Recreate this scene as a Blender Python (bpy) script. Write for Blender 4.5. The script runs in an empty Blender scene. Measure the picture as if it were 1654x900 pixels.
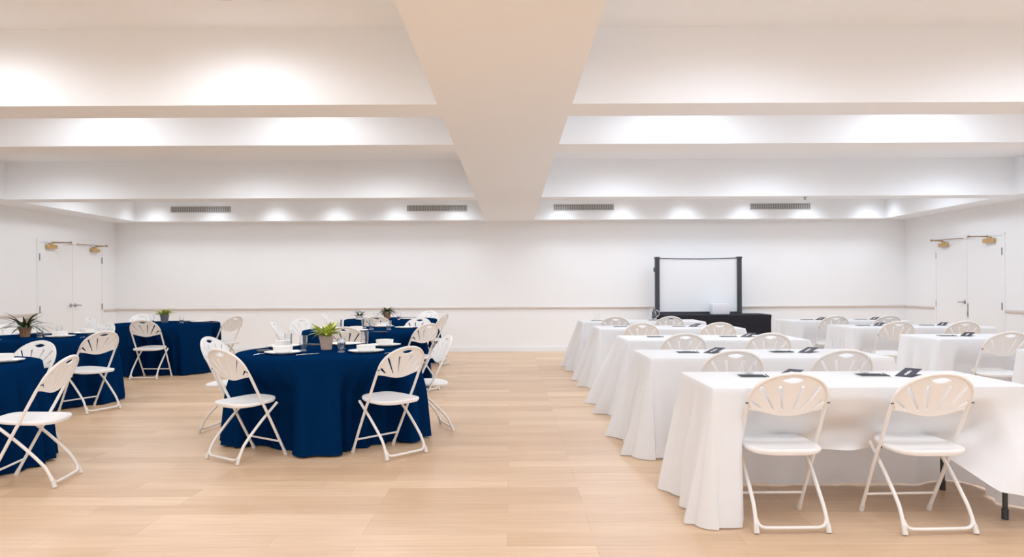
import bpy, bmesh, math, random
from mathutils import Vector, Matrix
random.seed(7)
C = bpy.context.scene
COL = C.collection
PI = math.pi
F = 1190.0; H = 1.32; ROLL = 0.0045

# ------------------------------------------------------------------ materials
def mat(name, col, rough=.5, metal=0.0, spec=.5, trans=0.0, noise=0.0, nscale=8.0, bump=0.0, bscale=60.0, sheen=0.0, sss=0.0, ior=1.45):
    m = bpy.data.materials.new(name); m.use_nodes = True
    nt = m.node_tree; b = nt.nodes['Principled BSDF']
    b.inputs['Base Color'].default_value = (*col, 1); b.inputs['Roughness'].default_value = rough
    b.inputs['Metallic'].default_value = metal; b.inputs['Specular IOR Level'].default_value = spec
    b.inputs['Transmission Weight'].default_value = trans; b.inputs['IOR'].default_value = ior
    b.inputs['Sheen Weight'].default_value = sheen
    tc = nt.nodes.new('ShaderNodeTexCoord')
    if noise > 0:
        n = nt.nodes.new('ShaderNodeTexNoise'); n.inputs['Scale'].default_value = nscale; n.inputs['Detail'].default_value = 4
        nt.links.new(tc.outputs['Object'], n.inputs['Vector'])
        mx = nt.nodes.new('ShaderNodeMix'); mx.data_type = 'RGBA'
        mx.inputs['A'].default_value = (*[c*(1-noise) for c in col], 1)
        mx.inputs['B'].default_value = (*[min(1, c*(1+noise)) for c in col], 1)
        nt.links.new(n.outputs['Fac'], mx.inputs['Factor']); nt.links.new(mx.outputs['Result'], b.inputs['Base Color'])
    if bump > 0:
        n = nt.nodes.new('ShaderNodeTexNoise'); n.inputs['Scale'].default_value = bscale; n.inputs['Detail'].default_value = 3
        nt.links.new(tc.outputs['Object'], n.inputs['Vector'])
        bp = nt.nodes.new('ShaderNodeBump'); bp.inputs['Strength'].default_value = bump; bp.inputs['Distance'].default_value = .01
        nt.links.new(n.outputs['Fac'], bp.inputs['Height']); nt.links.new(bp.outputs['Normal'], b.inputs['Normal'])
    return m

def floor_mat():
    m = bpy.data.materials.new('wood_planks'); m.use_nodes = True
    nt = m.node_tree; b = nt.nodes['Principled BSDF']; L = nt.links.new
    tc = nt.nodes.new('ShaderNodeTexCoord')
    br = nt.nodes.new('ShaderNodeTexBrick')
    br.inputs['Scale'].default_value = 1; br.inputs['Brick Width'].default_value = 1.22; br.inputs['Row Height'].default_value = .18
    br.inputs['Mortar Size'].default_value = .0012; br.inputs['Mortar Smooth'].default_value = .2; br.inputs['Bias'].default_value = 0
    br.offset = .37; br.offset_frequency = 3; br.squash = 1
    br.inputs['Color1'].default_value = (.61, .40, .24, 1); br.inputs['Color2'].default_value = (.75, .53, .345, 1)
    br.inputs['Mortar'].default_value = (.46, .28, .16, 1)
    mp0 = nt.nodes.new('ShaderNodeMapping'); mp0.inputs['Location'].default_value = (31.3, 20.03, 0)
    L(tc.outputs['Object'], mp0.inputs['Vector']); L(mp0.outputs['Vector'], br.inputs['Vector'])
    mp = nt.nodes.new('ShaderNodeMapping'); mp.inputs['Scale'].default_value = (1.4, 22, 1)
    L(tc.outputs['Object'], mp.inputs['Vector'])
    n = nt.nodes.new('ShaderNodeTexNoise'); n.inputs['Scale'].default_value = 1.6; n.inputs['Detail'].default_value = 6; n.inputs['Roughness'].default_value = .6
    L(mp.outputs['Vector'], n.inputs['Vector'])
    rp = nt.nodes.new('ShaderNodeValToRGB'); rp.color_ramp.elements[0].position = .3; rp.color_ramp.elements[0].color = (.86, .83, .80, 1)
    rp.color_ramp.elements[1].position = .72; rp.color_ramp.elements[1].color = (1.06, 1.06, 1.06, 1)
    L(n.outputs['Fac'], rp.inputs['Fac'])
    n2 = nt.nodes.new('ShaderNodeTexNoise'); n2.inputs['Scale'].default_value = .8; n2.inputs['Detail'].default_value = 2
    mp2 = nt.nodes.new('ShaderNodeMapping'); mp2.inputs['Scale'].default_value = (.7, 4, 1)
    L(tc.outputs['Object'], mp2.inputs['Vector']); L(mp2.outputs['Vector'], n2.inputs['Vector'])
    rp2 = nt.nodes.new('ShaderNodeValToRGB'); rp2.color_ramp.elements[0].position = .35; rp2.color_ramp.elements[0].color = (.94, .92, .90, 1)
    rp2.color_ramp.elements[1].position = .65; rp2.color_ramp.elements[1].color = (1.03, 1.03, 1.03, 1)
    L(n2.outputs['Fac'], rp2.inputs['Fac'])
    m1 = nt.nodes.new('ShaderNodeMix'); m1.data_type = 'RGBA'; m1.blend_type = 'MULTIPLY'; m1.inputs['Factor'].default_value = 1
    L(br.outputs['Color'], m1.inputs['A']); L(rp.outputs['Color'], m1.inputs['B'])
    m2 = nt.nodes.new('ShaderNodeMix'); m2.data_type = 'RGBA'; m2.blend_type = 'MULTIPLY'; m2.inputs['Factor'].default_value = 1
    L(m1.outputs['Result'], m2.inputs['A']); L(rp2.outputs['Color'], m2.inputs['B'])
    L(m2.outputs['Result'], b.inputs['Base Color'])
    b.inputs['Roughness'].default_value = .38; b.inputs['Specular IOR Level'].default_value = .35
    return m

M = dict(
    wall=mat('wall_paint', (.87, .885, .90), .7, spec=.2, noise=.015, nscale=2, bump=.02, bscale=200),
    ceil=mat('ceiling_paint', (.885, .92, .955), .8, spec=.15, noise=.012, nscale=1.5),
    trim=mat('trim_paint', (.78, .74, .70), .45, noise=.02),
    railp=mat('rail_paint', (.66, .60, .56), .45, noise=.02),
    door=mat('door_paint', (.87, .885, .90), .5, noise=.01),
    gap=mat('door_gap', (.22, .20, .19), .8, noise=.05),
    base=mat('baseboard_paint', (.83, .86, .89), .45, noise=.01),
    floor=floor_mat(),
    white=mat('white_plastic', (.86, .855, .85), .38, noise=.015, nscale=20, bump=.03, bscale=150),
    cream=mat('cream_enamel', (.81, .785, .755), .35, noise=.03, nscale=30),
    rubber=mat('pale_rubber', (.72, .68, .63), .7, noise=.03),
    screwm=mat('dark_screw', (.12, .10, .09), .4, metal=.8, noise=.05),
    navy=mat('navy_cloth', (.0006, .0125, .054), .9, spec=0.0, noise=.12, nscale=40, bump=.05, bscale=500),
    wcloth=mat('white_cloth', (.87, .885, .905), .8, spec=.12, noise=.01, nscale=10, bump=.12, bscale=9),
    black=mat('black_cloth', (.012, .012, .016), .85, spec=.15, noise=.1, nscale=30),
    blackm=mat('black_frame', (.02, .024, .033), .45, noise=.1, nscale=30),
    legm=mat('dark_steel', (.045, .045, .05), .35, metal=.6, noise=.1),
    tabletop=mat('folding_top', (.5, .48, .44), .5, noise=.05),
    screen=mat('screen_fabric', (.82, .86, .90), .5, spec=.4, noise=.008, nscale=2),
    china=mat('white_china', (.90, .885, .86), .18, noise=.01),
    glass=mat('clear_glass', (.96, .98, 1), .02, trans=1.0, noise=0),
    cup=mat('thin_plastic_cup', (.98, .99, 1), .03, trans=1.0, ior=1.05),
    water=mat('water', (.9, .96, 1), .02, trans=1.0, ior=1.33),
    steel=mat('cutlery_steel', (.75, .76, .78), .2, metal=1.0, noise=.03),
    dark=mat('dark_napkin', (.012, .016, .03), .8, noise=.1),
    note=mat('dark_notepad', (.015, .022, .026), .7, spec=.12, noise=.15, nscale=60),
    broch=mat('dark_brochure', (.018, .018, .034), .6, spec=.15, noise=.1, nscale=30),
    paper=mat('white_paper', (.88, .88, .88), .6, noise=.01),
    terra=mat('weathered_terracotta', (.50, .37, .30), .8, noise=.25, nscale=35, bump=.3, bscale=60),
    terra2=mat('brown_terracotta', (.30, .15, .085), .75, noise=.2, nscale=35, bump=.2),
    potdark=mat('grey_glazed_pot', (.12, .13, .15), .3, noise=.2, nscale=40),
    soil=mat('soil', (.03, .02, .013), .95, noise=.3, nscale=80, bump=.5),
    leafy=mat('yellow_green_leaf', (.58, .66, .10), .5, noise=.4, nscale=25),
    leafd=mat('deep_green_leaf', (.055, .105, .03), .5, noise=.4, nscale=25),
    leafb=mat('bronze_leaf', (.16, .075, .035), .5, noise=.3, nscale=25),
    flower=mat('white_petal', (.85, .84, .82), .6, noise=.03),
    brass=mat('brass', (.62, .38, .15), .3, metal=.75, noise=.1, nscale=40),
    brassd=mat('aged_brass', (.34, .22, .11), .4, metal=.6, noise=.1),
    nickel=mat('dull_nickel', (.28, .28, .29), .35, metal=.8, noise=.1),
    vent=mat('vent_grey', (.42, .42, .41), .5, noise=.05),
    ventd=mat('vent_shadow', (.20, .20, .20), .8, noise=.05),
)
def add_translucent(m, col, f):
    nt = m.node_tree; b = nt.nodes['Principled BSDF']; out = nt.nodes['Material Output']
    tr = nt.nodes.new('ShaderNodeBsdfTranslucent'); tr.inputs['Color'].default_value = (*col, 1)
    mx = nt.nodes.new('ShaderNodeMixShader'); mx.inputs['Fac'].default_value = f
    nt.links.new(b.outputs[0], mx.inputs[1]); nt.links.new(tr.outputs[0], mx.inputs[2]); nt.links.new(mx.outputs[0], out.inputs['Surface'])
add_translucent(M['wcloth'], (.9, .9, .92), .20)
M['navy'].node_tree.nodes['Principled BSDF'].inputs['Specular Tint'].default_value = (.10, .45, 1, 1)
def emis(name, col, s):
    m = bpy.data.materials.new(name); m.use_nodes = True
    b = m.node_tree.nodes['Principled BSDF']
    b.inputs['Emission Color'].default_value = (*col, 1); b.inputs['Emission Strength'].default_value = s
    return m
M['lens'] = emis('lamp_lens', (1, .97, .92), 4)

# ------------------------------------------------------------------ helpers
def obj(name, bm, m, parent=None, smooth=False, loc=None, auto=None):
    me = bpy.data.meshes.new(name)
    bmesh.ops.recalc_face_normals(bm, faces=bm.faces[:])
    bm.to_mesh(me); bm.free()
    if m: me.materials.append(m)
    if smooth:
        for p in me.polygons: p.use_smooth = True
        if auto is not None:
            try: me.set_sharp_from_angle(angle=math.radians(auto))
            except Exception: pass
    o = bpy.data.objects.new(name, me); COL.objects.link(o)
    if parent: o.parent = parent
    if loc: o.location = loc
    return o
def tag(o, label, cat, group=None, kind=None):
    o['label'] = label; o['category'] = cat
    if group: o['group'] = group
    if kind: o['kind'] = kind
    return o
def thing(name, label, cat, loc=(0, 0, 0), rz=0, group=None):
    o = bpy.data.objects.new(name, None); COL.objects.link(o); o.empty_display_size = .1
    o.location = loc; o.rotation_euler = (0, 0, rz)
    return tag(o, label, cat, group)
def dup(root, loc, rz, label, group=None):
    r = root.copy(); COL.objects.link(r); r.location = loc; r.rotation_euler = (0, 0, rz); r['label'] = label
    if group: r['group'] = group
    for ch in list(root.children):
        c = ch.copy(); COL.objects.link(c); c.parent = r
        for g in list(ch.children):
            d = g.copy(); COL.objects.link(d); d.parent = c
    return r
def box(bm, x0, x1, y0, y1, z0, z1, mtx=None):
    vs = [bm.verts.new((x, y, z)) for x in (x0, x1) for y in (y0, y1) for z in (z0, z1)]
    for f in ((0, 1, 3, 2), (4, 6, 7, 5), (0, 4, 5, 1), (2, 3, 7, 6), (0, 2, 6, 4), (1, 5, 7, 3)):
        bm.faces.new([vs[i] for i in f])
    if mtx: bmesh.ops.transform(bm, matrix=mtx, verts=vs)
    return vs
def bev(bm, w, seg=2):
    bmesh.ops.bevel(bm, geom=bm.edges[:], offset=w, segments=seg, profile=.6, affect='EDGES')
def boxm(x0, x1, y0, y1, z0, z1, b=0):
    bm = bmesh.new(); box(bm, x0, x1, y0, y1, z0, z1)
    if b: bev(bm, b)
    return bm
def catmull(P, n=6):
    P = [Vector(p) for p in P]; out = []
    for i in range(len(P)-1):
        p0 = P[i-1] if i else P[0]*2-P[1]; p1 = P[i]; p2 = P[i+1]; p3 = P[i+2] if i+2 < len(P) else P[-1]*2-P[-2]
        for k in range(n):
            t = k/n
            out.append(.5*((2*p1)+(p2-p0)*t+(2*p0-5*p1+4*p2-p3)*t*t+(3*p1-p0-3*p2+p3)*t**3))
    out.append(P[-1]); return out
def tube(bm, P, r, seg=10, radii=None, cap=True):
    P = [Vector(p) for p in P]; n = len(P); rings = []
    t0 = (P[1]-P[0]).normalized(); up = Vector((0, 0, 1)) if abs(t0.z) < .9 else Vector((1, 0, 0))
    N = (up-t0*up.dot(t0)).normalized()
    for i in range(n):
        t = (P[min(i+1, n-1)]-P[max(i-1, 0)]).normalized()
        N = (N-t*N.dot(t)).normalized(); B = t.cross(N)
        rr = radii[i] if radii else r
        rings.append([bm.verts.new(P[i]+(N*math.cos(2*PI*k/seg)+B*math.sin(2*PI*k/seg))*rr) for k in range(seg)])
    for i in range(n-1):
        for k in range(seg):
            bm.faces.new((rings[i][k], rings[i][(k+1) % seg], rings[i+1][(k+1) % seg], rings[i+1][k]))
    if cap:
        bm.faces.new(rings[0][::-1]); bm.faces.new(rings[-1])
def lathe(bm, prof, seg=28, cx=0, cy=0, close=False):
    rings = []
    for r, z in prof:
        if r < 1e-6: rings.append([bm.verts.new((cx, cy, z))])
        else: rings.append([bm.verts.new((cx+r*math.cos(2*PI*k/seg), cy+r*math.sin(2*PI*k/seg), z)) for k in range(seg)])
    for a, b in zip(rings, rings[1:]):
        for k in range(seg):
            k2 = (k+1) % seg
            if len(a) == 1 and len(b) == 1: continue
            if len(a) == 1: bm.faces.new((a[0], b[k2], b[k]))
            elif len(b) == 1: bm.faces.new((a[k], a[k2], b[0]))
            else: bm.faces.new((a[k], a[k2], b[k2], b[k]))
def sm(a, b, x):
    t = max(0, min(1, (x-a)/(b-a))); return t*t*(3-2*t)
def struct(name, bm, m, parent=None):
    o = obj(name, bm, m, parent)
    if not parent: o['kind'] = 'structure'
    return o

# ------------------------------------------------------------------ room shell
YB = 14.68; YF = -3.2; XL = -7.895; XR = 7.833; ZB = 2.596; ZC = 3.135
SL = -7.316; SR = 7.256; CL = -.52; CR = .43
struct('floor', boxm(XL-.1, XR+.1, YF-.1, YB+.1, -.08, 0), M['floor'])
struct('wall_back', boxm(XL-.1, XR+.1, YB, YB+.12, 0, ZC), M['wall'])
struct('wall_front', boxm(XL-.1, XR+.1, YF-.12, YF, 0, ZC), M['wall'])
struct('wall_left', boxm(XL-.12, XL, YF, YB, 0, ZC), M['wall'])
struct('wall_right', boxm(XR, XR+.12, YF, YB, 0, ZC), M['wall'])
struct('ceiling', boxm(XL-.1, XR+.1, YF-.1, YB+.1, ZC, ZC+.1), M['ceil'])
tn = [0]
def trim(bm, m):
    tn[0] += 1; return struct('trim_%d' % tn[0], bm, m)
trim(boxm(CL, CR, YF, YB, ZB, ZC), M['ceil'])
trim(boxm(XL, SL, YF, YB, ZB, ZC), M['ceil'])
trim(boxm(SR, XR, YF, YB, ZB, ZC), M['ceil'])
for (a, b) in ((-1.4, -1.03), (1.0, 1.37), (5.18, 5.56), (6.66, 7.03), (10.65, 11.03), (14.32, YB)):
    trim(boxm(SL, CL, a, b, ZB, ZC), M['ceil'])
    trim(boxm(CR, SR, a, b, ZB, ZC), M['ceil'])
# chair rail (profiled) and baseboards
def rail(p0, p1, nrm, z=.845, m='railp'):
    bm = bmesh.new(); p0 = Vector(p0); p1 = Vector(p1); n = Vector(nrm)
    prof = [(0, 0), (.012, .0), (.016, .012), (.024, .02), (.026, .042), (.018, .052), (0, .055)]
    A = [bm.verts.new(p0+n*a+Vector((0, 0, z+b))) for a, b in prof]; B = [bm.verts.new(p1+n*a+Vector((0, 0, z+b))) for a, b in prof]
    for i in range(len(prof)):
        j = (i+1) % len(prof); bm.faces.new((A[i], A[j], B[j], B[i]))
    bm.faces.new(A); bm.faces.new(B[::-1]); return bm
DL0, DL1, DR0, DR1 = 12.28, 14.15, 11.74, 13.57
trim(rail((XL, YB, 0), (XR, YB, 0), (0, -1, 0)), M['railp'])
trim(rail((XL, DL1+.06, 0), (XL, YB-.027, 0), (1, 0, 0)), M['railp'])
trim(rail((XL, YF, 0), (XL, DL0-.06, 0), (1, 0, 0)), M['railp'])
trim(rail((XR, DR1+.06, 0), (XR, YB-.027, 0), (-1, 0, 0)), M['railp'])
trim(rail((XR, YF, 0), (XR, DR0-.06, 0), (-1, 0, 0)), M['railp'])
def bb(name, x0, x1, y0, y1):
    struct(name, boxm(x0, x1, y0, y1, 0, .1, .004), M['base'])
bb('baseboard_back', XL+.016, XR-.016, YB-.015, YB)
for nm, x0, x1, a, b in (('baseboard_left', XL, XL+.015, DL1+.05, YB), ('baseboard_left', XL, XL+.015, YF, DL0-.05),
                         ('baseboard_right', XR-.015, XR, DR1+.05, YB), ('baseboard_right', XR-.015, XR, YF, DR0-.05)):
    bb(nm, x0, x1, a, b)

# double doors with surface closers
def double_door(n, x, s, y0, y1, gapm, lever):
    r = bpy.data.objects.new('door_%d' % n, None); COL.objects.link(r); r.location = (x, (y0+y1)/2, 0); r['kind'] = 'structure'
    w = (y1-y0)/2; hh = 2.08
    def X(a, b): return (min(s*a, s*b), max(s*a, s*b))
    fb = bmesh.new()
    box(fb, *X(0, .022), -w-.055, -w-.004, 0, hh+.055); box(fb, *X(0, .022), w+.004, w+.055, 0, hh+.055); box(fb, *X(0, .022), -w-.004, w+.004, hh+.004, hh+.055)
    obj('door_frame', fb, M['door'], r)
    obj('door_gap', boxm(*X(0, .003), -w-.004, w+.004, .0, hh+.004), gapm, r)
    for k in (-1, 1):
        a, b = (-w, -.004) if k < 0 else (.004, w)
        lf = obj('door_panel', boxm(*X(.003, .016), a, b, .008, hh, .002), M['door'], r)
        for z in (.3, .95, 1.83):
            hb = bmesh.new(); yy = -w if k < 0 else w
            tube(hb, [(s*.026, yy, z-.06), (s*.026, yy, z+.06)], .009, 8)
            box(hb, *X(.014, .024), yy-.012, yy+.012, z-.05, z+.05)
            obj('hinge', hb, M['nickel'] if (s > 0 or k < 0) else M['railp'], lf)
        # lever
        if lever or k > 0:
            hb = bmesh.new(); zc = 1.0; yc = k*.065
            mt = Matrix.Translation((s*.016, yc, zc)) @ Matrix.Rotation(s*PI/2, 4, 'Y')
            b2 = bmesh.new(); lathe(b2, [(0, 0), (.034, 0), (.034, .008), (.022, .014), (.013, .02), (.012, .05), (0, .05)], 16)
            bmesh.ops.transform(b2, matrix=mt, verts=b2.verts[:]); me = bpy.data.meshes.new('t'); b2.to_mesh(me); b2.free(); hb.from_mesh(me); bpy.data.meshes.remove(me)
            tube(hb, catmull([(s*.06, yc, zc), (s*.066, yc+k*.03, zc), (s*.066, yc+k*.12, zc-.005)], 4), .009, 8)
            obj('door_handle', hb, M['nickel'], lf, True)
        if not lever and k < 0:
            bb_ = bmesh.new(); box(bb_, *X(.016, .028), -.03, -.012, .77, .84); box(bb_, *X(.016, .02), -.035, -.008, .74, .98)
            obj('flush_bolt', bb_, M['nickel'], lf)
        # closer
        yc = -w+.28 if k < 0 else w-.28
        cb = bmesh.new(); box(cb, *X(.016, .085), yc-.125, yc+.125, hh-.1, hh-.03); bev(cb, .018, 3)
        lathe(cb, [(0, hh-.032), (.028, hh-.032), (.028, hh+.0), (0, hh+.0)], 14, s*.05, yc)
        cl = obj('door_closer', cb, M['brass'], lf, True, auto=35)
        ab = bmesh.new()
        el = (s*.30, yc+.13 if k < 0 else yc-.06, hh+.012)
        tube(ab, [(s*.05, yc, hh+.008), el], .010, 8)
        tube(ab, [el, (s*.03, (yc+.62) if k < 0 else (yc-.55), hh+.022)], .0075, 8)
        lathe(ab, [(0, hh-.004), (.018, hh-.004), (.018, hh+.03), (0, hh+.03)], 12, el[0], el[1])
        obj('closer_arm', ab, M['brassd'], lf, True, auto=40)
double_door(1, XL, 1, DL0, DL1, M['gap'], True)
double_door(2, XR, -1, DR0, DR1, M['railp'], False)

# air vents
for cx, z, lab in ((-6.04, 2.825, 'leftmost grey slotted air vent, above the left navy tables'),
              (-1.45, 2.83, 'grey slotted air vent just left of the centre beam'),
              (1.40, 2.835, 'grey slotted air vent just right of the centre beam'),
              (5.22, 2.835, 'rightmost grey slotted air vent, above the far white tables')):
    t = thing('air_vent', lab, 'vent', (cx, 14.32, z), 0, 'slotted vents along the back soffit')
    fb = bmesh.new(); w, h = .585, .058
    box(fb, -w, w, -.012, 0, h-.012, h); box(fb, -w, w, -.012, 0, -h, -h+.012); box(fb, -w, -w+.012, -.012, 0, -h+.012, h-.012); box(fb, w-.012, w, -.012, 0, -h+.012, h-.012)
    obj('vent_frame', fb, M['vent'], t)
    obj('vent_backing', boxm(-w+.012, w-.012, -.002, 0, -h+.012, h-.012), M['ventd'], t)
    sb = bmesh.new()
    for i in range(26):
        x = -w+.034+i*(2*w-.068)/25; box(sb, x-.009, x+.009, -.009, -.003, -h+.012, h-.012)
    box(sb, -w+.012, w-.012, -.010, -.008, -.003, .003)
    obj('vent_louvre', sb, M['vent'], t)
sp = bmesh.new(); lathe(sp, [(0, 0), (.035, 0), (.035, -.006), (.012, -.01), (.01, -.035), (.022, -.038), (.022, -.042), (0, -.042)], 16)
tag(obj('fire_sprinkler', sp, M['nickel'], None, True, (4.3, 10.8, ZB+.003), 35), 'tiny sprinkler head under the far right ceiling beam', 'sprinkler')

# ------------------------------------------------------------------ folding chair
def ty(z): return .23-.512*z          # long tube line: y for a height z
CA = 1/math.sqrt(1+.512**2)
def P3(u, v, off=0):                    # point on the back plane
    z = .6+v*CA; y = ty(z)
    bow = -.022*(1-min(1, (u/.215)**2))
    return Vector((u, y+(bow+off)*CA, z+(bow+off)*.512*CA))
def back_mesh():
    A, B, VC = .207, .186, .100
    def vbot(u): return .024+.030*(1-math.cos(min(1, abs(u)/.2)*PI))/2
    pts = []
    n = 40
    for i in range(n+1):
        a = PI*i/n; c, s_ = math.cos(a), math.sin(a)
        pts.append((A*c, VC+B*abs(s_)**.93))
    for i in range(1, 24):
        u = -A+2*A*i/24; pts.append((u, vbot(u)))
    holes = []
    h = []
    for i in range(13):
        u = -.064+.128*i/12; h.append((u, .252+.019*math.cos(u/.064*PI/2)))
    for i in range(1, 12):
        u = .064-.128*i/12; h.append((u, .252-.020*math.cos(u/.064*PI/2)))
    holes.append(h)
    V0 = -.055
    for ang in (-50, -32, -13, 13, 32, 50):
        a = math.radians(ang); d = Vector((math.sin(a), math.cos(a))); q = Vector((d.y, -d.x))
        t = .05
        while ((d.x*t/A)**2+(max(0, (V0+d.y*t-VC))/B)**2) < .83 and V0+d.y*t < (.208 if abs(ang) < 20 else .27): t += .002
        r1 = t; r0 = max(.105, r1*.46)
        while V0+d.y*r0 < vbot(d.x*r0)+.016: r0 += .002
        w1, w0 = .0115, .0068
        hole = []
        for k in range(7):
            b = PI*k/6; hole.append(Vector((0, V0))+d*(r1+w1*math.sin(b))+q*w1*math.cos(b))
        for k in range(5):
            b = PI*k/4; hole.append(Vector((0, V0))+d*(r0-w0*math.sin(b))-q*w0*math.cos(b))
        holes.append([tuple(x) for x in hole])
    cu = bpy.data.curves.new('c', 'CURVE'); cu.dimensions = '2D'; cu.fill_mode = 'BOTH'; cu.extrude = .004; cu.bevel_depth = .0025; cu.bevel_resolution = 1
    for poly in [pts]+holes:
        s_ = cu.splines.new('POLY'); s_.points.add(len(poly)-1); s_.use_cyclic_u = True
        for i, p in enumerate(poly): s_.points[i].co = (p[0], p[1], 0, 1)
    o = bpy.data.objects.new('c', cu); COL.objects.link(o)
    dg = bpy.context.evaluated_depsgraph_get(); me = bpy.data.meshes.new_from_object(o.evaluated_get(dg))
    bpy.data.objects.remove(o); bpy.data.curves.remove(cu)
    bm = bmesh.new(); bm.from_mesh(me); bpy.data.meshes.remove(me)
    bmesh.ops.remove_doubles(bm, verts=bm.verts[:], dist=1e-5)
    for k in range(-9, 10):
        bmesh.ops.bisect_plane(bm, geom=bm.verts[:]+bm.edges[:]+bm.faces[:], plane_co=(k*.021, 0, 0), plane_no=(1, 0, 0), dist=1e-6)
    for v in bm.verts: v.co = P3(v.co.x, v.co.y, -v.co.z)
    # raised lip along the lower edge and the handle
    tube(bm, [P3(u, vbot(u), 0) for u in [-.2+.4*i/20 for i in range(21)]], .0065, 8)
    tube(bm, [P3(u, .252-.020*math.cos(u/.064*PI/2)-.002, 0) for u in [-.064+.128*i/10 for i in range(11)]], .0055, 6)
    return bm
def seat_bm():
    bm = bmesh.new(); n = 44; rings = []
    def ring(s, z, dz=0):
        out = []
        for k in range(n):
            a = 2*PI*k/n; c, s_ = math.cos(a), math.sin(a)
            e = .62
            x = .205*math.copysign(abs(c)**e, c); y = .198*math.copysign(abs(s_)**e, s_)
            x *= 1-.10*sm(-.05, .2, y)
            x *= s; y *= s
            out.append(bm.verts.new((x, y+.01, z+.05*(y)+(.010*(abs(y)/.2)**2 if dz else 0))))
        return out
    spec = [(.30, .436, 1), (.6, .437, 1), (.82, .440, 1), (.94, .4425, 1), (.985, .440, 1), (1.0, .434, 1), (.995, .424, 1), (.96, .419, 0), (.9, .423, 0), (.5, .425, 0)]
    for s, z, d in spec: rings.append(ring(s, z, d))
    for a, b in zip(rings, rings[1:]):
        for k in range(n): bm.faces.new((a[k], a[(k+1) % n], b[(k+1) % n], b[k]))
    bm.faces.new(rings[0][::-1]); bm.faces.new(rings[-1]); return bm
def make_chair(label):
    t = thing('folding_chair', label, 'chair')
    obj('seat', seat_bm(), M['white'], t, True, auto=50)
    br = obj('backrest', back_mesh(), M['white'], t, True, auto=35)
    for k in (-1, 1):
        s = bmesh.new(); p = P3(k*.213, .1, -.014); tube(s, [p, p+Vector((k*.0135, 0, 0))], .0048, 8)
        obj('screw', s, M['screwm'], br)
    XT = .212
    # arch tube from seat level over the top
    path = []
    for z in (.40, .46, .52, .58, .64): path.append(Vector((-XT+.002*(z < .5), ty(z), z)))
    for i in range(0, 25):
        a = PI*(1-i/24); u = .213*math.cos(a); v = .100+.193*abs(math.sin(a))**.93; path.append(P3(u, v, -.004))
    for z in (.64, .58, .52, .46, .40): path.append(Vector((XT-.002*(z < .5), ty(z), z)))
    b = bmesh.new(); tube(b, path, .0105, 10); bf = obj('back_frame', b, M['cream'], t, True, auto=50)
    for k in (-1, 1):
        s = bmesh.new(); p = Vector((k*.196, ty(.42), .418)); tube(s, [p, p+Vector((k*.02, 0, 0))], .008, 8)
        obj('screw', s, M['screwm'], bf)
    for k in (-1, 1):
        b = bmesh.new(); tube(b, [(k*XT, ty(.41), .41), (k*(XT-.004), ty(.2), .2), (k*(XT-.01), ty(.02), .02)], .0105, 10)
        lg = obj('leg', b, M['cream'], t, True, auto=50)
        f = bmesh.new(); tube(f, [(k*(XT-.0098), ty(.045), .045), (k*(XT-.01), ty(.006), .004)], .014, 10, [.0125, .0155]); obj('foot_cap', f, M['rubber'], lg, True, auto=40)
        XRr = .186
        b = bmesh.new(); tube(b, catmull([(k*(XRr-.004), .16, .418), (k*XRr, .02, .30), (k*XRr, -.105, .175), (k*(XRr+.002), -.155, .11), (k*(XRr+.006), -.198, .015)], 4), .0105, 10)
        lg = obj('leg', b, M['cream'], t, True, auto=50)
        f = bmesh.new(); tube(f, [(k*(XRr+.005), -.186, .05), (k*(XRr+.006), -.202, .004)], .014, 10, [.0125, .0155]); obj('foot_cap', f, M['rubber'], lg, True, auto=40)
    b = bmesh.new(); tube(b, [(-.208, ty(.115), .115), (.208, ty(.115), .115)], .0075, 8); obj('stretcher', b, M['cream'], t, True, auto=50)
    b = bmesh.new(); tube(b, catmull([(-.187, -.176, .075), (-.176, -.187, .045), (-.15, -.193, .032), (-.1, -.195, .03), (.1, -.195, .03), (.15, -.193, .032), (.176, -.187, .045), (.187, -.176, .075)], 4), .0095, 8)
    obj('floor_bar', b, M['cream'], t, True, auto=50)
    return t
proto = [None]; CHAIRS = []
def chair(x, y, deg, label, group):
    rz = math.radians(deg)
    CHAIRS.append((x, y, rz))
    if proto[0] is None:
        t = make_chair(label); t.location = (x, y, 0); t.rotation_euler = (0, 0, rz); t['group'] = group; proto[0] = t; return t
    return dup(proto[0], (x, y, 0), rz, label, group)

G1 = 'folding chairs around the navy round tables'; G2 = 'folding chairs behind the white classroom tables'
W = 'white fan-back folding chair'
RT = dict(T1=(-1.61, 6.50), T2=(-1.93, 9.62), T3=(-2.07, 12.6), T4=(-5.44, 11.6), T5=(-5.43, 8.42), T6=(-4.36, 5.38))
# front centre table
chair(-.963, 5.82, 47.7, W+' at the front right of the nearest central navy table', G1)
chair(-2.075, 5.71, -35, W+' at the front left of the nearest central navy table', G1)
chair(-2.60, 6.80, -97, W+' side-on behind the front left chair of the nearest central table', G1)
chair(-.80, 6.80, 112, W+' on the far right side of the nearest central navy table', G1)
# second central
chair(-1.93, 8.66, 2, W+' half hidden behind the yellow-green potted plant', G1)
chair(-2.95, 9.78, -82, W+' seen edge-on left of the second central navy table', G1)
chair(-2.93, 10.55, -140, W+' facing us, left rear of the second central table', G1)
chair(-1.20, 9.28, 52, W+' right of the second central table', G1)
chair(-1.42, 10.60, 162, W+' facing us across the second central table', G1)
# farthest central
chair(-1.31, 12.25, 75, W+' right of the farthest central table', G1)
chair(-1.62, 13.60, 160, W+' facing us at the far side of the farthest central table', G1)
chair(-2.10, 11.62, 0, W+' with back to us, near side of the farthest central table', G1)
chair(-3.02, 12.70, -85, W+' seen edge-on at the left of the farthest central table', G1)
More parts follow.
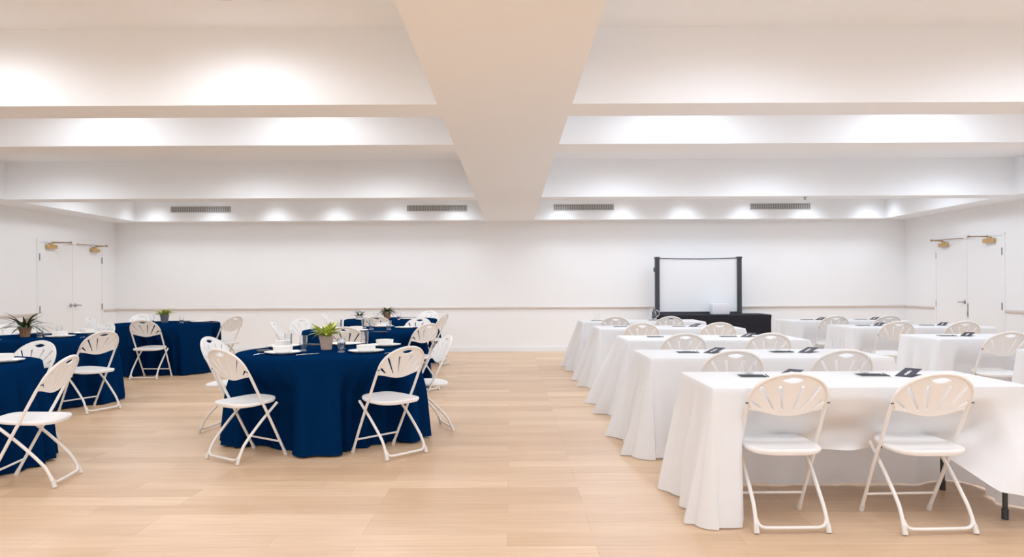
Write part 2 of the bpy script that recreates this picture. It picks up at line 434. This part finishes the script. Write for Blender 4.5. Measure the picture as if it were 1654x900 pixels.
# back left
chair(-5.25, 10.68, -1, W+' square-on, back to us, at the back left navy table', G1)
chair(-6.20, 12.42, -143, W+' on the wall side of the back left navy table', G1)
chair(-4.58, 11.75, 68, W+' at the right side of the back left navy table', G1)
chair(-6.45, 11.62, -84, W+' seen edge-on in front of the left double doors', G1)
# left middle
chair(-5.36, 9.40, 150, W+' facing us behind the table with the spiky plant', G1)
chair(-4.52, 7.90, 66, W+' at the right of the table with the spiky plant', G1)
chair(-6.35, 9.25, -150, W+' behind the spiky potted plant at the left edge', G1)
# left front
chair(-4.15, 6.20, 168, W+' facing us across the front left navy table', G1)
chair(-3.24, 5.01, 98, W+' in the foreground beside the front left navy table', G1)

RX = dict()  # rectangular tables: name -> x0,x1,y0,y1
RECT = [('R1', 1.10, 2.87, 4.04, 4.79), ('R2', 1.07, 2.94, 5.68, 6.44), ('R3', 1.18, 3.03, 7.50, 8.27), ('R4', 1.13, 3.01, 9.52, 10.28), ('R5', 1.08, 2.96, 11.28, 12.04),
        ('S2', 4.36, 6.20, 5.60, 6.36), ('S3', 4.36, 6.20, 7.50, 8.27), ('S4', 4.43, 6.27, 9.56, 10.33), ('S5', 4.28, 6.12, 11.26, 12.03)]
rowname = dict(R1='front', R2='second', R3='third', R4='fourth', R5='fifth', S2='second', S3='third', S4='fourth', S5='fifth')
side = dict(R='middle block', S='far right block')
chair(1.478, 4.095, .5, W+' in the foreground at the left of the front white table', G2)
chair(2.235, 4.065, 2.5, W+' in the foreground at the right of the front white table', G2)
for nm, xs, y in (('R2', (1.59, 2.38), 5.45), ('R3', (1.655, 2.48), 7.26), ('R4', (1.60, 2.55), 9.26), ('R5', (1.53, 2.33), 11.06),
                  ('S2', (4.85,), 5.42), ('S3', (4.80, 5.66), 7.30), ('S4', (4.80, 5.62), 9.34), ('S5', (4.76, 5.54), 11.04)):
    for i, x in enumerate(xs):
        if nm == 'S2': continue
        chair(x, y, random.uniform(-2, 2), '%s, %s one at the %s white table, %s' % (W, ('left', 'right')[i], rowname[nm], side[nm[0]]), G2)

# ------------------------------------------------------------------ tables and cloths
ZT = .747; ZK = .753
def push(p, cx, cy, lim=.285):
    if p.z > .72: return p
    for (x, y, rz) in CHAIRS:
        dx, dy = p.x-x, p.y-y
        if dx*dx+dy*dy > .5: continue
        fx, fy = -math.sin(rz), math.cos(rz); rx, ry = math.cos(rz), math.sin(rz)
        lx = dx*rx+dy*ry; ly = dx*fx+dy*fy
        if abs(lx) < .34 and -.24 < ly < lim:
            w = 1-sm(.235, .34, abs(lx))
            if p.z > .47: w *= 1-sm(.47, .72, p.z)**.8 if p.z < .72 else 0
            d = (lim-ly)*w; p = Vector((p.x+fx*d, p.y+fy*d, p.z))
    return p
def round_cloth(cx, cy, R, seed, flare=.10):
    rnd = random.Random(seed); bm = bmesh.new(); n = 264
    ph = [rnd.uniform(0, 6.28) for _ in range(4)]
    nf = rnd.choice((24, 25, 27))
    def wave(a): return math.sin(nf*a+ph[0]+1.1*math.sin(3*a+ph[1]))*.62+math.sin((nf+7)*a+ph[2]+1.5*math.sin(2*a+ph[3]))*.38
    def env(a): return .8+.2*math.sin(2*a+ph[3])
    rings = []
    for r in (0.25, .5, .72, R-.012): rings.append([Vector((cx+r*math.cos(2*PI*k/n), cy+r*math.sin(2*PI*k/n), ZK)) for k in range(n)])
    rings.append([Vector((cx+(R-.004)*math.cos(2*PI*k/n), cy+(R-.004)*math.sin(2*PI*k/n), ZK-.002)) for k in range(n)])
    NZ = 26
    for j in range(NZ+1):
        t = j/NZ; z = (ZK-.008)*(1-t)+.006*t; row = []
        for k in range(n):
            a = 2*PI*k/n; s_ = t**.85
            w = wave(a)
            w = math.copysign(abs(w)**.8, w)
            r = R+.004+flare*s_*(.62+.38*env(a))+(.036*env(a)+.008)*w*sm(.02, .5, t)
            zz = z+(.006*math.sin(5*a+ph[1])+.006)*(t > .97)
            row.append(push(Vector((cx+r*math.cos(a), cy+r*math.sin(a), zz)), cx, cy, (.305-.030*w)))
        rings.append(row)
    V = [[bm.verts.new(p) for p in row] for row in rings]
    c = bm.verts.new((cx, cy, ZK))
    for k in range(n): bm.faces.new((c, V[0][k], V[0][(k+1) % n]))
    for a, b in zip(V, V[1:]):
        for k in range(n): bm.faces.new((a[k], b[k], b[(k+1) % n], a[(k+1) % n]))
    return bm
def round_table(cx, cy, R, label):
    t = thing('round_table', label, 'table', (cx, cy, 0), 0, 'round folding tables under navy cloths')
    b = bmesh.new(); lathe(b, [(0, ZT-.035), (R-.03, ZT-.035), (R-.02, ZT-.03), (R-.02, ZT-.006), (R-.026, ZT), (0, ZT)], 48); obj('tabletop', b, M['tabletop'], t, True, auto=40)
    for sx in (-1, 1):
        for sy in (-1, 1):
            b = bmesh.new(); tube(b, [(sx*.30, sy*.20, ZT-.036), (sx*.33, sy*.24, .3), (sx*.33, sy*.26, .001)], .016, 10); obj('leg', b, M['nickel'], t, True, auto=40)
tl = dict(T1='nearest central navy table', T2='second central navy table', T3='farthest central navy table', T4='back left navy table by the doors', T5='left navy table with the spiky plant', T6='front left navy table')
for i, (k, (cx, cy)) in enumerate(RT.items()):
    R = .78
    round_table(cx, cy, R, 'round folding table hidden under the cloth of the %s' % tl[k])
    o = obj('tablecloth', round_cloth(cx, cy, R, 10+i, .085), M['navy'], None, True)
    tag(o, 'floor-length navy cloth pleated around the %s' % tl[k], 'tablecloth', 'navy round tablecloths')

def rect_table(x0, x1, y0, y1, label, cat='table', name='folding_table'):
    t = thing(name, label, cat, ((x0+x1)/2, (y0+y1)/2, 0), 0, 'long folding tables under white cloths')
    w, d = (x1-x0)/2-.006, (y1-y0)/2-.006
    obj('tabletop', boxm(-w, w, -d, d, ZT-.035, ZT-.001, .006), M['tabletop'], t)
    for sx in (-1, 1):
        for sy in (-1, 1):
            b = bmesh.new(); X = sx*(w-.115); Y = sy*(d-.07)
            tube(b, [(X, Y, ZT-.036), (X, Y, .04)], .0135, 10)
            lg = obj('leg', b, M['legm'], t, True, auto=40)
            f = bmesh.new(); tube(f, [(X, Y, .06), (X, Y, .002)], .018, 10); obj('foot_cap', f, M['blackm'], lg, True, auto=40)
        b = bmesh.new(); tube(b, [(sx*(w-.115), -d+.07, .28), (sx*(w-.115), d-.07, .28)], .010, 8); obj('stretcher', b, M['legm'], t, True, auto=40)
def rect_cloth(x0, x1, y0, y1, seed, front=None, style='white', zt=ZK, flare_end=.10, flare_long=.05, lobe=.16, frontlobe=1.0):
    """draped rectangular cloth; front is the side toward -y"""
    rnd = random.Random(seed); bm = bmesh.new()
    w, d = x1-x0, y1-y0
    pts = []   # perimeter samples: (x, y, nx, ny, cornerness, side)
    def sidepts(n, fx, fy, nx, ny, sd, L):
        for i in range(n):
            u = (i+.5)/n; dist = min(u, 1-u)*L
            pts.append((fx(u), fy(u), nx, ny, dist, sd, u))
    def corner(cx, cy, a0, sd):
        for i in range(9):
            a = a0+PI/2*(i/8); pts.append((cx, cy, math.cos(a), math.sin(a), 0, sd, i/8))
    sidepts(110, lambda u: x0+w*u, lambda u: y0, 0, -1, 'f', w); corner(x1, y0, -PI/2, 'c1')
    sidepts(44, lambda u: x1, lambda u: y0+d*u, 1, 0, 'r', d); corner(x1, y1, 0, 'c2')
    sidepts(110, lambda u: x1-w*u, lambda u: y1, 0, 1, 'b', w); corner(x0, y1, PI/2, 'c3')
    sidepts(44, lambda u: x0, lambda u: y1-d*u, -1, 0, 'l', d); corner(x0, y0, PI, 'c4')
    n = len(pts); NZ = 28; ph = [rnd.uniform(0, 6.28) for _ in range(8)]
    # arclength for wave phase
    arc = [0.0]
    for i in range(1, n):
        a, b = pts[i-1], pts[i]
        step = math.hypot(a[0]-b[0], a[1]-b[1])+.02*(b[5][0] == 'c'); arc.append(arc[-1]+step)
    rows = []
    for s, zz in ((.985, 0), (1, -.002)):
        cx, cy = (x0+x1)/2, (y0+y1)/2
        rows.append([Vector((cx+(p[0]-cx)*s, cy+(p[1]-cy)*s, zt+zz)) for p in pts])
    for j in range(NZ+1):
        t = j/NZ; row = []
        for i, (x, y, nx, ny, dist, sd, u) in enumerate(pts):
            cr = math.exp(-(dist/.16)**2)
            if sd[0] == 'c': cr = 1
            fl = {'f': flare_long, 'b': flare_long, 'l': flare_end, 'r': flare_end}.get(sd, (flare_end+flare_long)/2)
            amp = {'f': .018, 'b': .016, 'l': .055, 'r': .055}.get(sd, .01)
            wv = math.sin(arc[i]*19+ph[0]+1.2*math.sin(arc[i]*3+ph[1]))*.6+math.sin(arc[i]*33+ph[2]+math.sin(arc[i]*5+ph[3]))*.4
            lb = lobe*(frontlobe if sd in ('f', 'c4', 'c1') else 1)
            off = .004+fl*t**.9+cr*lb*t**1.1+amp*wv*sm(.03, .7, t)*(1-.6*cr)
            z0 = 0.006+(.0 if sd[0] == 'c' else .004*(1+math.sin(arc[i]*7+ph[4])))
            z = (zt-.006)*(1-t)+z0*t
            p = Vector((x+nx*off, y+ny*off, z))
            if front and sd == 'f': p = front(p, x, t, off, wv)
            else: p = push(p, 0, 0)
            row.append(p)
        rows.append(row)
    # blend the corner directions: pull samples next to corners sideways so lobes read as folds
    V = [[bm.verts.new(p) for p in r] for r in rows]
    for a, b in zip(V, V[1:]):
        for k in range(n): bm.faces.new((a[k], b[k], b[(k+1) % n], a[(k+1) % n]))
    # top grid: fan strips
    f = bm.faces.new(V[0]); bmesh.ops.triangulate(bm, faces=[f])
    bmesh.ops.remove_doubles(bm, verts=bm.verts[:], dist=1e-5)
    return bm
def front_R1(p, x, t, off, wv):
    # drape pushed in by the two tucked chairs; right end swings out as a bright corner fold
    z_full = .75*(1-t)
    left = sm(1.24, 1.31, x)
    zz = .75-(.75-.37)*t                         # short hem in the middle
    bound = 2.95-(.75-zz)/.38*.52                # diagonal fold line
    right = sm(bound-.05, bound+.12, x)
    inn = left*(1-right)
    kr = 1-sm(2.58, 2.70, x)*.95
    din = .21*sm(.12, .85, t)**.9+.02*math.sin(x*9+1.3)*t+.012*math.sin(x*23+t*4)*t
    for (cx_, a) in ((1.478, .02), (2.235, .02)):
        din += a*math.exp(-((x-cx_)/.2)**2)*sm(.5, 1, t)
    din += (.026*math.sin(7*x+9*t+.5)+.012*math.sin(15*x-11*t))*sm(.1, .6, t)
    din *= kr
    pin = Vector((x, 4.04+din-.0*t, zz))
    # seat support
    hem = max(.12, .27-.34*(x-2.43))+.012*math.sin(x*17)
    zr = .745-(.745-hem)*t
    pout = Vector((x+.02*t, 4.04-.01-.17*t-.016*wv*t, zr))
    pleft = p
    a = pleft.lerp(pin, left)
    return a.lerp(pout, right)
def front_in(p, x, t, off, wv):
    return push(Vector((p.x, p.y+off*.8+.0*t, p.z)), 0, 0)
for i, (nm, x0, x1, y0, y1) in enumerate(RECT):
    rl = '%s row, %s' % (rowname[nm], side[nm[0]])
    rect_table(x0, x1, y0, y1, 'long folding table under the white cloth, %s' % rl)
    fr = front_R1 if nm == 'R1' else None
    kw = {}
    if nm[0] == 'R': kw = dict(flare_end=dict(R1=.06, R2=.10, R3=.20, R4=.15, R5=.12)[nm], flare_long=.03, lobe=.09 if nm == 'R1' else .15, frontlobe=.6)
    else: kw = dict(flare_end=.03, flare_long=.02, lobe=.08, frontlobe=.6)
    o = obj('tablecloth', rect_cloth(x0, x1, y0, y1, 50+i, fr, **kw), M['wcloth'], None, True, auto=60)
    lab = {'R1': 'white cloth on the foreground table, pushed in behind two chairs, legs showing',
           'S2': 'white cloth whose left side just enters the photo at the right edge'}.get(nm, 'white floor-length cloth on a long table, %s' % rl)
    tag(o, lab, 'tablecloth', 'white tablecloths on long tables')

# black table with the tabletop screen
bx0, bx1, by0, by1 = 2.72, 4.86, 13.80, 14.50
t = rect_table(bx0+.02, bx1-.02, by0+.01, by1-.01, 'long folding table hidden under black cloth below the screen')
def black_front(p, x, t, off, wv):
    q = Vector(p); return q
bm = rect_cloth(bx0, bx1, by0, by1, 91, None, flare_end=-.28, flare_long=.01, lobe=0.0)
o = obj('tablecloth', bm, M['black'], None, True, auto=60); tag(o, 'black cloth on the table below the projection screen', 'tablecloth')
t = thing('projection_screen', 'tabletop projection screen with white panel and thick black side posts', 'screen', (3.60, 14.25, ZK))
zt_, hw = 1.10, .835
for k in (-1, 1):
    b = bmesh.new(); xx = k*(hw-.042); box(b, xx-.042, xx+.042, -.04, .04, .0, zt_); bev(b, .006)
    box(b, xx-.047, xx+.047, -.046, .046, zt_-.03, zt_+.005)
    ps = obj('post', b, M['blackm'], t)
    if k < 0:
        b = bmesh.new(); tube(b, [(-hw-.001, 0, .86), (-hw-.022, 0, .86)], .045, 14); obj('latch', b, M['blackm'], ps)
b = bmesh.new(); n = 24; A = []
for i in range(n+1):
    x = -hw+.085+(2*hw-.17)*i/n; sag = .014*math.sin(PI*i/n)
    A.append((b.verts.new((x, 0, .045)), b.verts.new((x, 0, zt_-.03-sag))))
for i in range(n): b.faces.new((A[i][0], A[i+1][0], A[i+1][1], A[i][1]))
obj('screen_panel', b, M['screen'], t)
b = bmesh.new(); tube(b, [(-hw+.08+(2*hw-.16)*i/n, 0, zt_-.022-.014*math.sin(PI*i/n)) for i in range(n+1)], .010, 8); obj('top_bar', b, M['blackm'], t)
obj('bottom_bar', boxm(-hw+.085, hw-.085, -.03, .03, 0.0, .045, .004), M['blackm'], t)
b = bmesh.new(); box(b, -.165, .165, -.10, .10, 0, .20); bev(b, .012, 2)
t2 = thing('projector', 'small pale box-shaped projector on the black table before the screen', 'projector', (3.96, 14.05, ZK+.002))
obj('casing', b, mat('pale_casing', (.74, .77, .84), .5, noise=.01), t2, True, auto=35)
b = bmesh.new(); tube(b, [(.07, .1, .12), (.07, .115, .12)], .035, 18); obj('lens', b, M['blackm'], t2)

# ------------------------------------------------------------------ tableware
def plate(x, y, label, s=1.0):
    b = bmesh.new(); R = .152*s
    lathe(b, [(0, .004), (R*.62, .004), (R*.7, .007), (R*.98, .018), (R, .020), (R*.985, .0155), (R*.7, .002), (R*.62, 0), (0, 0)], 40)
    return tag(obj('dinner_plate', b, M['china'], None, True, (x, y, ZK+.001), 50), label, 'plate', 'white plates on the navy tables')
def bowl(x, y, label, s=1.0):
    b = bmesh.new(); R = .082*s
    lathe(b, [(0, .006), (R*.55, .006), (R*.86, .02), (R*.95, .056), (R, .058), (R*1.0, .054), (R*.93, .016), (R*.6, 0), (0, 0)], 36)
    return tag(obj('bowl', b, M['china'], None, True, (x, y, ZK+.0055), 50), label, 'bowl', 'white bowls on the navy tables')
def tumbler(x, y, label, h=.135, r=.034, wat=True, grp='drinking glasses on the navy tables', z=ZK, m='glass'):
    t = thing('drinking_glass', label, 'glass', (x, y, z+.001), 0, grp)
    b = bmesh.new(); lathe(b, [(0, 0), (r*.82, 0), (r, h), (r-.0018, h), (r*.8-.002, .010), (0, .010)], 24); obj('tumbler', b, M[m], t, True, auto=50)
    return t
def napkin(x, y, a, label):
    b = bmesh.new(); box(b, -.055, .055, -.10, .10, 0, .008); bev(b, .003)
    box(b, -.048, .05, -.09, .085, .0085, .012)
    o = tag(obj('napkin', b, M['dark'], None, False, (x, y, ZK+.001)), label, 'napkin', 'dark folded napkins'); o.rotation_euler = (0, 0, a); return o
def fork(x, y, a, label):
    b = bmesh.new()
    tube(b, [(0, -.09, .004), (0, .0, .006), (0, .035, .004)], .003, 6, [.0045, .003, .0025])
    box(b, -.010, .010, .035, .055, .002, .004)
    for k in range(4): box(b, -.010+k*.006, -.0078+k*.006, .055, .095, .002, .004)
    o = tag(obj('fork', b, M['steel'], None, False, (x, y, ZK+.001)), label, 'fork', 'cutlery on navy tables'); o.rotation_euler = (0, 0, a)
def knife(x, y, a, label):
    b = bmesh.new(); box(b, -.005, .005, -.1, -.01, .001, .006); box(b, -.008, .006, -.01, .10, .001, .003)
    o = tag(obj('knife', b, M['steel'], None, False, (x, y, ZK+.001)), label, 'knife', 'cutlery on navy tables'); o.rotation_euler = (0, 0, a)

def setting(k, x, y, where, bw=True):
    w = 'on the '+tl[k].replace(' with the', ' with').replace(' cut by the photo edge', '')+', '+where
    plate(x, y, 'white plate '+w)
    if bw: bowl(x, y, 'white bowl on a plate '+w)
setting('T1', -1.93, 6.20, 'front left setting'); setting('T1', -1.25, 6.30, 'front right setting')
setting('T1', -1.20, 6.93, 'right rear setting'); setting('T1', -2.13, 6.85, 'left rear setting'); setting('T1', -1.60, 7.08, 'behind the plant', False)
setting('T2', -1.95, 9.22, 'near setting'); setting('T2', -1.78, 10.12, 'far setting behind', True); setting('T2', -1.42, 9.85, 'right setting', False)
setting('T2', -2.45, 9.75, 'left setting', False)
setting('T3', -1.75, 12.45, 'right setting', False); setting('T3', -2.45, 12.25, 'left setting', False)
setting('T4', -4.98, 11.75, 'right setting', False); setting('T4', -5.95, 11.85, 'left setting', False)
setting('T5', -5.13, 8.36, 'right setting'); setting('T5', -5.16, 8.95, 'rear setting'); setting('T5', -5.85, 8.95, 'left rear setting')
setting('T6', -3.88, 5.60, 'right rear setting')
for (x, y, a, l) in ((-2.17, 6.45, .5, 'dark folded napkin left of the front left plate on the central table'), (-1.92, 7.08, .9, 'dark napkin behind the left rear plate of the central table'),
                     (-1.62, 9.0, 1.2, 'dark napkin beside the near plate of the second central table'), (-4.72, 11.6, 1.4, 'dark napkin at the right rim of the back left table'),
                     (-5.22, 11.75, 1.3, 'dark napkin between glass and plate on the back left table'), (-4.85, 8.62, 1.1, 'dark napkin right of the plate on the table with the spiky plant'),
                     (-5.45, 8.62, 1.2, 'dark napkin left of the plate on the table with the spiky plant')):
    napkin(x, y, a, l)
fork(-1.72, 6.08, -.5, 'steel fork right of the front left plate on the central table'); knife(-1.68, 6.12, -.55, 'steel knife beside the fork on the central table')
fork(-2.1, 6.12, -.2, 'steel fork left of the front left plate on the central table')
knife(-1.03, 6.22, -.3, 'steel knife right of the front right plate on the central table')
fork(-5.70, 8.05, 1.2, 'steel fork near the glass at the front of the spiky plant table'); knife(-5.62, 8.0, 1.25, 'steel knife at the front of the spiky plant table')
knife(-4.84, 8.3, .3, 'steel knife right of the plate on the spiky plant table')
for (x, y, h, l) in ((-1.83, 6.46, .135, 'tall clear glass left of the plant on the nearest central table'),
                     (-2.03, 6.68, .14, 'clear glass behind the front left plate on the nearest central table'),
                     (-1.47, 6.33, .12, 'clear glass right of the plant on the nearest central table'),
                     (-1.38, 6.90, .14, 'tall clear glass between the right plates of the nearest central table'),
                     (-1.53, 6.62, .09, 'short clear glass behind the plant side glass on the nearest central table'),
                     (-1.83, 9.58, .13, 'clear glass at the middle of the second central table'),
                     (-2.25, 9.6, .13, 'clear glass on the left half of the second central table'),
                     (-1.60, 9.55, .12, 'clear glass on the right half of the second central table'),
                     (-2.0, 9.95, .12, 'clear glass toward the rear of the second central table'),
                     (-1.9, 12.35, .13, 'clear glass right of the plant on the farthest central table'),
                     (-2.28, 12.3, .13, 'clear glass left of the plant on the farthest central table'),
                     (-5.17, 11.52, .12, 'clear glass at the middle of the back left table'),
                     (-5.62, 11.5, .12, 'clear glass just left of the plant on the back left table'),
                     (-5.36, 8.36, .12, 'clear glass right of the spiky plant'), (-5.30, 8.62, .12, 'clear glass behind another, right of the spiky plant'),
                     (-5.72, 8.10, .12, 'clear glass in front left of the spiky plant'), (-5.98, 8.35, .13, 'clear glass left of the spiky plant')):
    tumbler(x, y, l, h)

# potted plants
def pot(parent, m, r0, r1, h):
    b = bmesh.new(); lathe(b, [(0, 0), (r0, 0), (r0+(r1-r0)*.75, h*.74), (r1, h*.76), (r1*1.02, h), (r1*.9, h), (r1*.88, h*.86), (0, h*.86)], 28)
    p = obj('pot', b, m, parent, True, auto=40)
    b = bmesh.new(); lathe(b, [(0, h*.9), (r1*.85, h*.88), (r1*.86, h*.86)], 20); obj('soil', b, M['soil'], p, True)
def blade(bm, base, az, L, w, lift, droop, seg=7, fold=.25):
    d = Vector((math.cos(az), math.sin(az), 0)); sd = Vector((-d.y, d.x, 0)); prev = None
    for i in range(seg+1):
        t = i/seg; p = base+d*(L*t*math.cos(lift*(1-t*.4)))+Vector((0, 0, L*(math.sin(lift)*t-droop*t*t)))
        ww = w*(math.sin(PI*(.12+.88*t)))**.8*(1 if t < .98 else .1)
        a = bm.verts.new(p-sd*ww+Vector((0, 0, ww*fold))); c = bm.verts.new(p); e = bm.verts.new(p+sd*ww+Vector((0, 0, ww*fold)))
        if prev:
            bm.faces.new((prev[0], prev[1], c, a)); bm.faces.new((prev[1], prev[2], e, c))
        prev = (a, c, e)
def plant(name, label, x, y, pm, lm, n, L, w, lift, droop, r=.062, h=.12, seed=1, extra=None):
    rnd = random.Random(seed); t = thing(name, label, 'plant', (x, y, ZK+.001), 0)
    pot(t, pm, r*.72, r, h); b = bmesh.new()
    for i in range(n):
        az = rnd.uniform(0, 2*PI); l = L*rnd.uniform(.6, 1.1)
        blade(b, Vector((math.cos(az)*r*.4*rnd.random(), math.sin(az)*r*.4*rnd.random(), h*.88)), az+rnd.uniform(-.4, .4), l, w*rnd.uniform(.7, 1.2), rnd.uniform(*lift), rnd.uniform(*droop))
    obj('leaves', b, lm, t, True)
    if extra:
        b = bmesh.new()
        for i in range(extra[1]):
            az = rnd.uniform(0, 2*PI); blade(b, Vector((0, 0, h*.88)), az, extra[2]*rnd.uniform(.7, 1.1), w, rnd.uniform(.9, 1.4), .1)
        obj('inner_leaves', b, extra[0], t, True)
plant('potted_plant', 'bushy yellow-green plant in a weathered clay pot on the nearest central navy table', -1.665, 6.60, M['terra'], M['leafy'], 110, .18, .018, (.5, 1.4), (.1, .65), .064, .125, 3, (M['leafd'], 22, .12))
plant('potted_plant', 'spiky long-leaved plant in a brown clay pot on the left navy table', -5.60, 8.47, M['terra2'], M['leafd'], 42, .33, .014, (.3, 1.25), (.1, .75), .066, .11, 5, (M['leafb'], 9, .17))
plant('potted_plant', 'small yellow-green plant in a grey pot on the back left navy table', -5.53, 11.72, M['potdark'], M['leafy'], 60, .16, .017, (.25, 1.2), (.1, .45), .07, .135, 8)
plant('potted_plant', 'trailing green plant in a brown pot on the farthest central navy table', -2.14, 12.6, M['terra2'], M['leafd'], 55, .20, .016, (.5, 1.3), (.5, 1.1), .07, .13, 9, (M['leafb'], 10, .12))
rnd = random.Random(4); t = thing('flower_arrangement', 'low arrangement of white blooms and green leaves left on the farthest central table', 'flowers', (-2.60, 12.55, ZK+.001))
pot(t, M['china'], .05, .065, .06)
b = bmesh.new()
for i in range(26): blade(b, Vector((0, 0, .05)), rnd.uniform(0, 6.28), .17*rnd.uniform(.6, 1), .016, rnd.uniform(.2, 1.0), .2)
obj('leaves', b, M['leafd'], t, True)
b = bmesh.new()
for i in range(9):
    a = rnd.uniform(0, 6.28); rr = rnd.uniform(0, .09); c = Vector((math.cos(a)*rr, math.sin(a)*rr, .11+rnd.uniform(0, .04)))
    for k in range(6): blade(b, c, k*1.05+a, .032, .014, .6, .1, 3)
obj('blooms', b, M['flower'], t, True)

# notepads, brochures, glasses on the white tables
def notepad(x, y, a, label):
    t = thing('notepad', label, 'notepad', (x, y, ZK+.001), a, 'dark notepads on the white tables')
    b = bmesh.new(); box(b, -.075, .075, -.055, .055, 0, .004)
    obj('pages', b, M['paper'], t); b = bmesh.new(); box(b, -.078, .078, -.058, .058, .0042, .0065); bev(b, .001, 1); obj('cover', b, M['note'], t)
    b = bmesh.new(); tube(b, [(.09, -.05, .005), (.1, .07, .005)], .004, 6); obj('pen', b, M['blackm'], t)
def brochure(x, y, a, label):
    t = thing('brochure', label, 'brochure', (x, y, ZK+.001), a, 'dark brochures on the white tables')
    mt = Matrix.Rotation(.17, 4, 'X')
    b = bmesh.new(); box(b, -.047, .047, 0, .2, 0, .003, mt); box(b, -.047, .047, .0, .196, 0, .0022)
    obj('cover', b, M['broch'], t)
    b = bmesh.new()
    for i, (u0, u1) in enumerate(((.045, .060), (.067, .076), (.083, .098), (.105, .114), (.121, .138))):
        box(b, -.006-.003*(i % 2), .008+.002*(i % 3), u0, u1, .0031, .0036, mt)
    obj('lettering', b, M['paper'], t)
    b = bmesh.new(); box(b, -.12, .05, -.03, .19, -.0004, .001); obj('leaflet', b, M['paper'], t)
seats = dict(R1=((1.47, 4.52), (2.21, 4.54)), R2=((1.45, 6.12), (2.23, 6.12)), R3=((1.54, 7.98), (2.33, 7.98)), R4=((1.45, 9.95), (2.24, 9.95)), R5=((1.34, 11.72), (2.25, 11.72)),
             S3=((4.67, 7.93),), S4=((4.74, 9.98), (5.60, 9.98)), S5=((4.65, 11.65), (5.5, 11.65)))
for nm, ss in seats.items():
    for i, (x, y) in enumerate(ss):
        wh = '%s place, %s row table, %s' % (('left', 'right')[i] if len(ss) > 1 else 'left', rowname[nm], side[nm[0]])
        notepad(x, y, random.uniform(-.1, .1), 'dark notepad with pen at the '+wh)
        if not (nm in ('R3', 'R4', 'R5') and i == 0):
            brochure(x+.155, y-.075, -.80, 'dark tilted brochure with white lettering at the '+wh)
        if nm in ('R1', 'R2') or (nm == 'R5' and i == 0):
            tumbler(x+.03, y+.15, 'clear glass at the '+wh, .11, .034, grp='drinking glasses on the white tables', m='cup')
tumbler(2.72, 6.18, 'clear glass near the right end of the second row table, middle block', .12, .036, grp='drinking glasses on the white tables', m='cup')
b = bmesh.new(); lathe(b, [(0, 0), (.055, 0), (.07, .05), (.055, .12), (.04, .16), (.048, .19), (.045, .19), (.037, .16), (.05, .12), (.065, .05), (.05, .008), (0, .008)], 24)
t = thing('water_pitcher', 'small clear glass pitcher on the fifth row table before the screen post', 'pitcher', (2.26, 11.85, ZK+.001)); obj('jug', b, M['glass'], t, True, auto=50)
b = bmesh.new(); tube(b, catmull([(.05, 0, .16), (.10, 0, .14), (.10, 0, .08), (.066, 0, .05)], 5), .006, 8); obj('handle', b, M['glass'], t, True)

# ------------------------------------------------------------------ lighting
def spot(x, y, e, col=(1, .985, .965), z=ZC-.03, size=164, blend=.6, r=.07):
    l = bpy.data.lights.new('downlight_lamp', 'SPOT'); l.energy = e; l.color = col; l.spot_size = math.radians(size); l.spot_blend = blend; l.shadow_soft_size = r
    o = bpy.data.objects.new('downlight_lamp', l); COL.objects.link(o); o.location = (x, y, z); return o
EB = 78.0
rows = [(-2.4, .9, 0), (.1, 1, 0), (2.6, .85, 0), (4.58, .45, 0), (6.12, .42, 0), (8.5, .95, 0), (9.75, .45, 0), (12.2, .72, 0), (13.98, .62, 1)]
LX = [(-6.3, .92), (-3.6, .92), (-1.8, .92)]; RXs = [(1.5, 1.05), (3.6, 1.05), (6.2, 1.05)]
first = None
for y, k, dense in rows:
    cl_ = LX+RXs
    if dense: cl_ = [(-6.9+1.17*i, .92) for i in range(6)]+[(.95+1.19*i, 1.05) for i in range(6)]
    for x, kx in cl_:
        yy = 4.2 if (y == 4.58 and x > 0) else y
        c = (.93, .975, 1.04) if x < 0 else (.89, .96, 1.07)
        spot(x, yy, EB*k*kx, c, size=124 if dense else 176, blend=1.0 if dense else .45, r=.22 if dense else .28)
        if first is None:
            first = thing('recessed_light', 'round recessed ceiling light in a ceiling bay', 'light', (x, yy, ZC), 0, 'recessed ceiling lights')
            b = bmesh.new(); lathe(b, [(.062, 0), (.062, -.004), (.085, -.008), (.09, -.002), (.09, 0)], 24); obj('trim_ring', b, M['trim'], first, True)
            b = bmesh.new(); lathe(b, [(0, -.003), (.061, -.003), (.061, -.001), (0, -.001)], 20); obj('lens', b, M['lens'], first)
        else: dup(first, (x, yy, ZC), 0, 'round recessed ceiling light in a ceiling bay')
wd = bpy.data.worlds.new('World'); C.world = wd; wd.use_nodes = True
wd.node_tree.nodes['Background'].inputs['Color'].default_value = (.9, .92, 1, 1); wd.node_tree.nodes['Background'].inputs['Strength'].default_value = .2

# ------------------------------------------------------------------ camera
cam = bpy.data.cameras.new('camera'); co = bpy.data.objects.new('camera', cam); COL.objects.link(co)
cam.sensor_width = 36; cam.sensor_fit = 'HORIZONTAL'; cam.lens = F/1654*36; cam.shift_y = 11.2/1654; cam.clip_start = .05
co.matrix_world = Matrix.Translation((0, 0, H)) @ Matrix.Rotation(PI/2, 4, 'X') @ Matrix.Rotation(-ROLL, 4, 'Z')
C.camera = co
C.view_settings.view_transform = 'Standard'; C.view_settings.look = 'None'; C.view_settings.exposure = 0.43; C.view_settings.gamma = 1.18
try:
    C.cycles.use_denoising = True; C.cycles.denoiser = 'OPENIMAGEDENOISE'; C.cycles.max_bounces = 10; C.cycles.diffuse_bounces = 6
    C.cycles.caustics_reflective = False; C.cycles.caustics_refractive = False; C.cycles.sample_clamp_indirect = 4
except Exception: pass
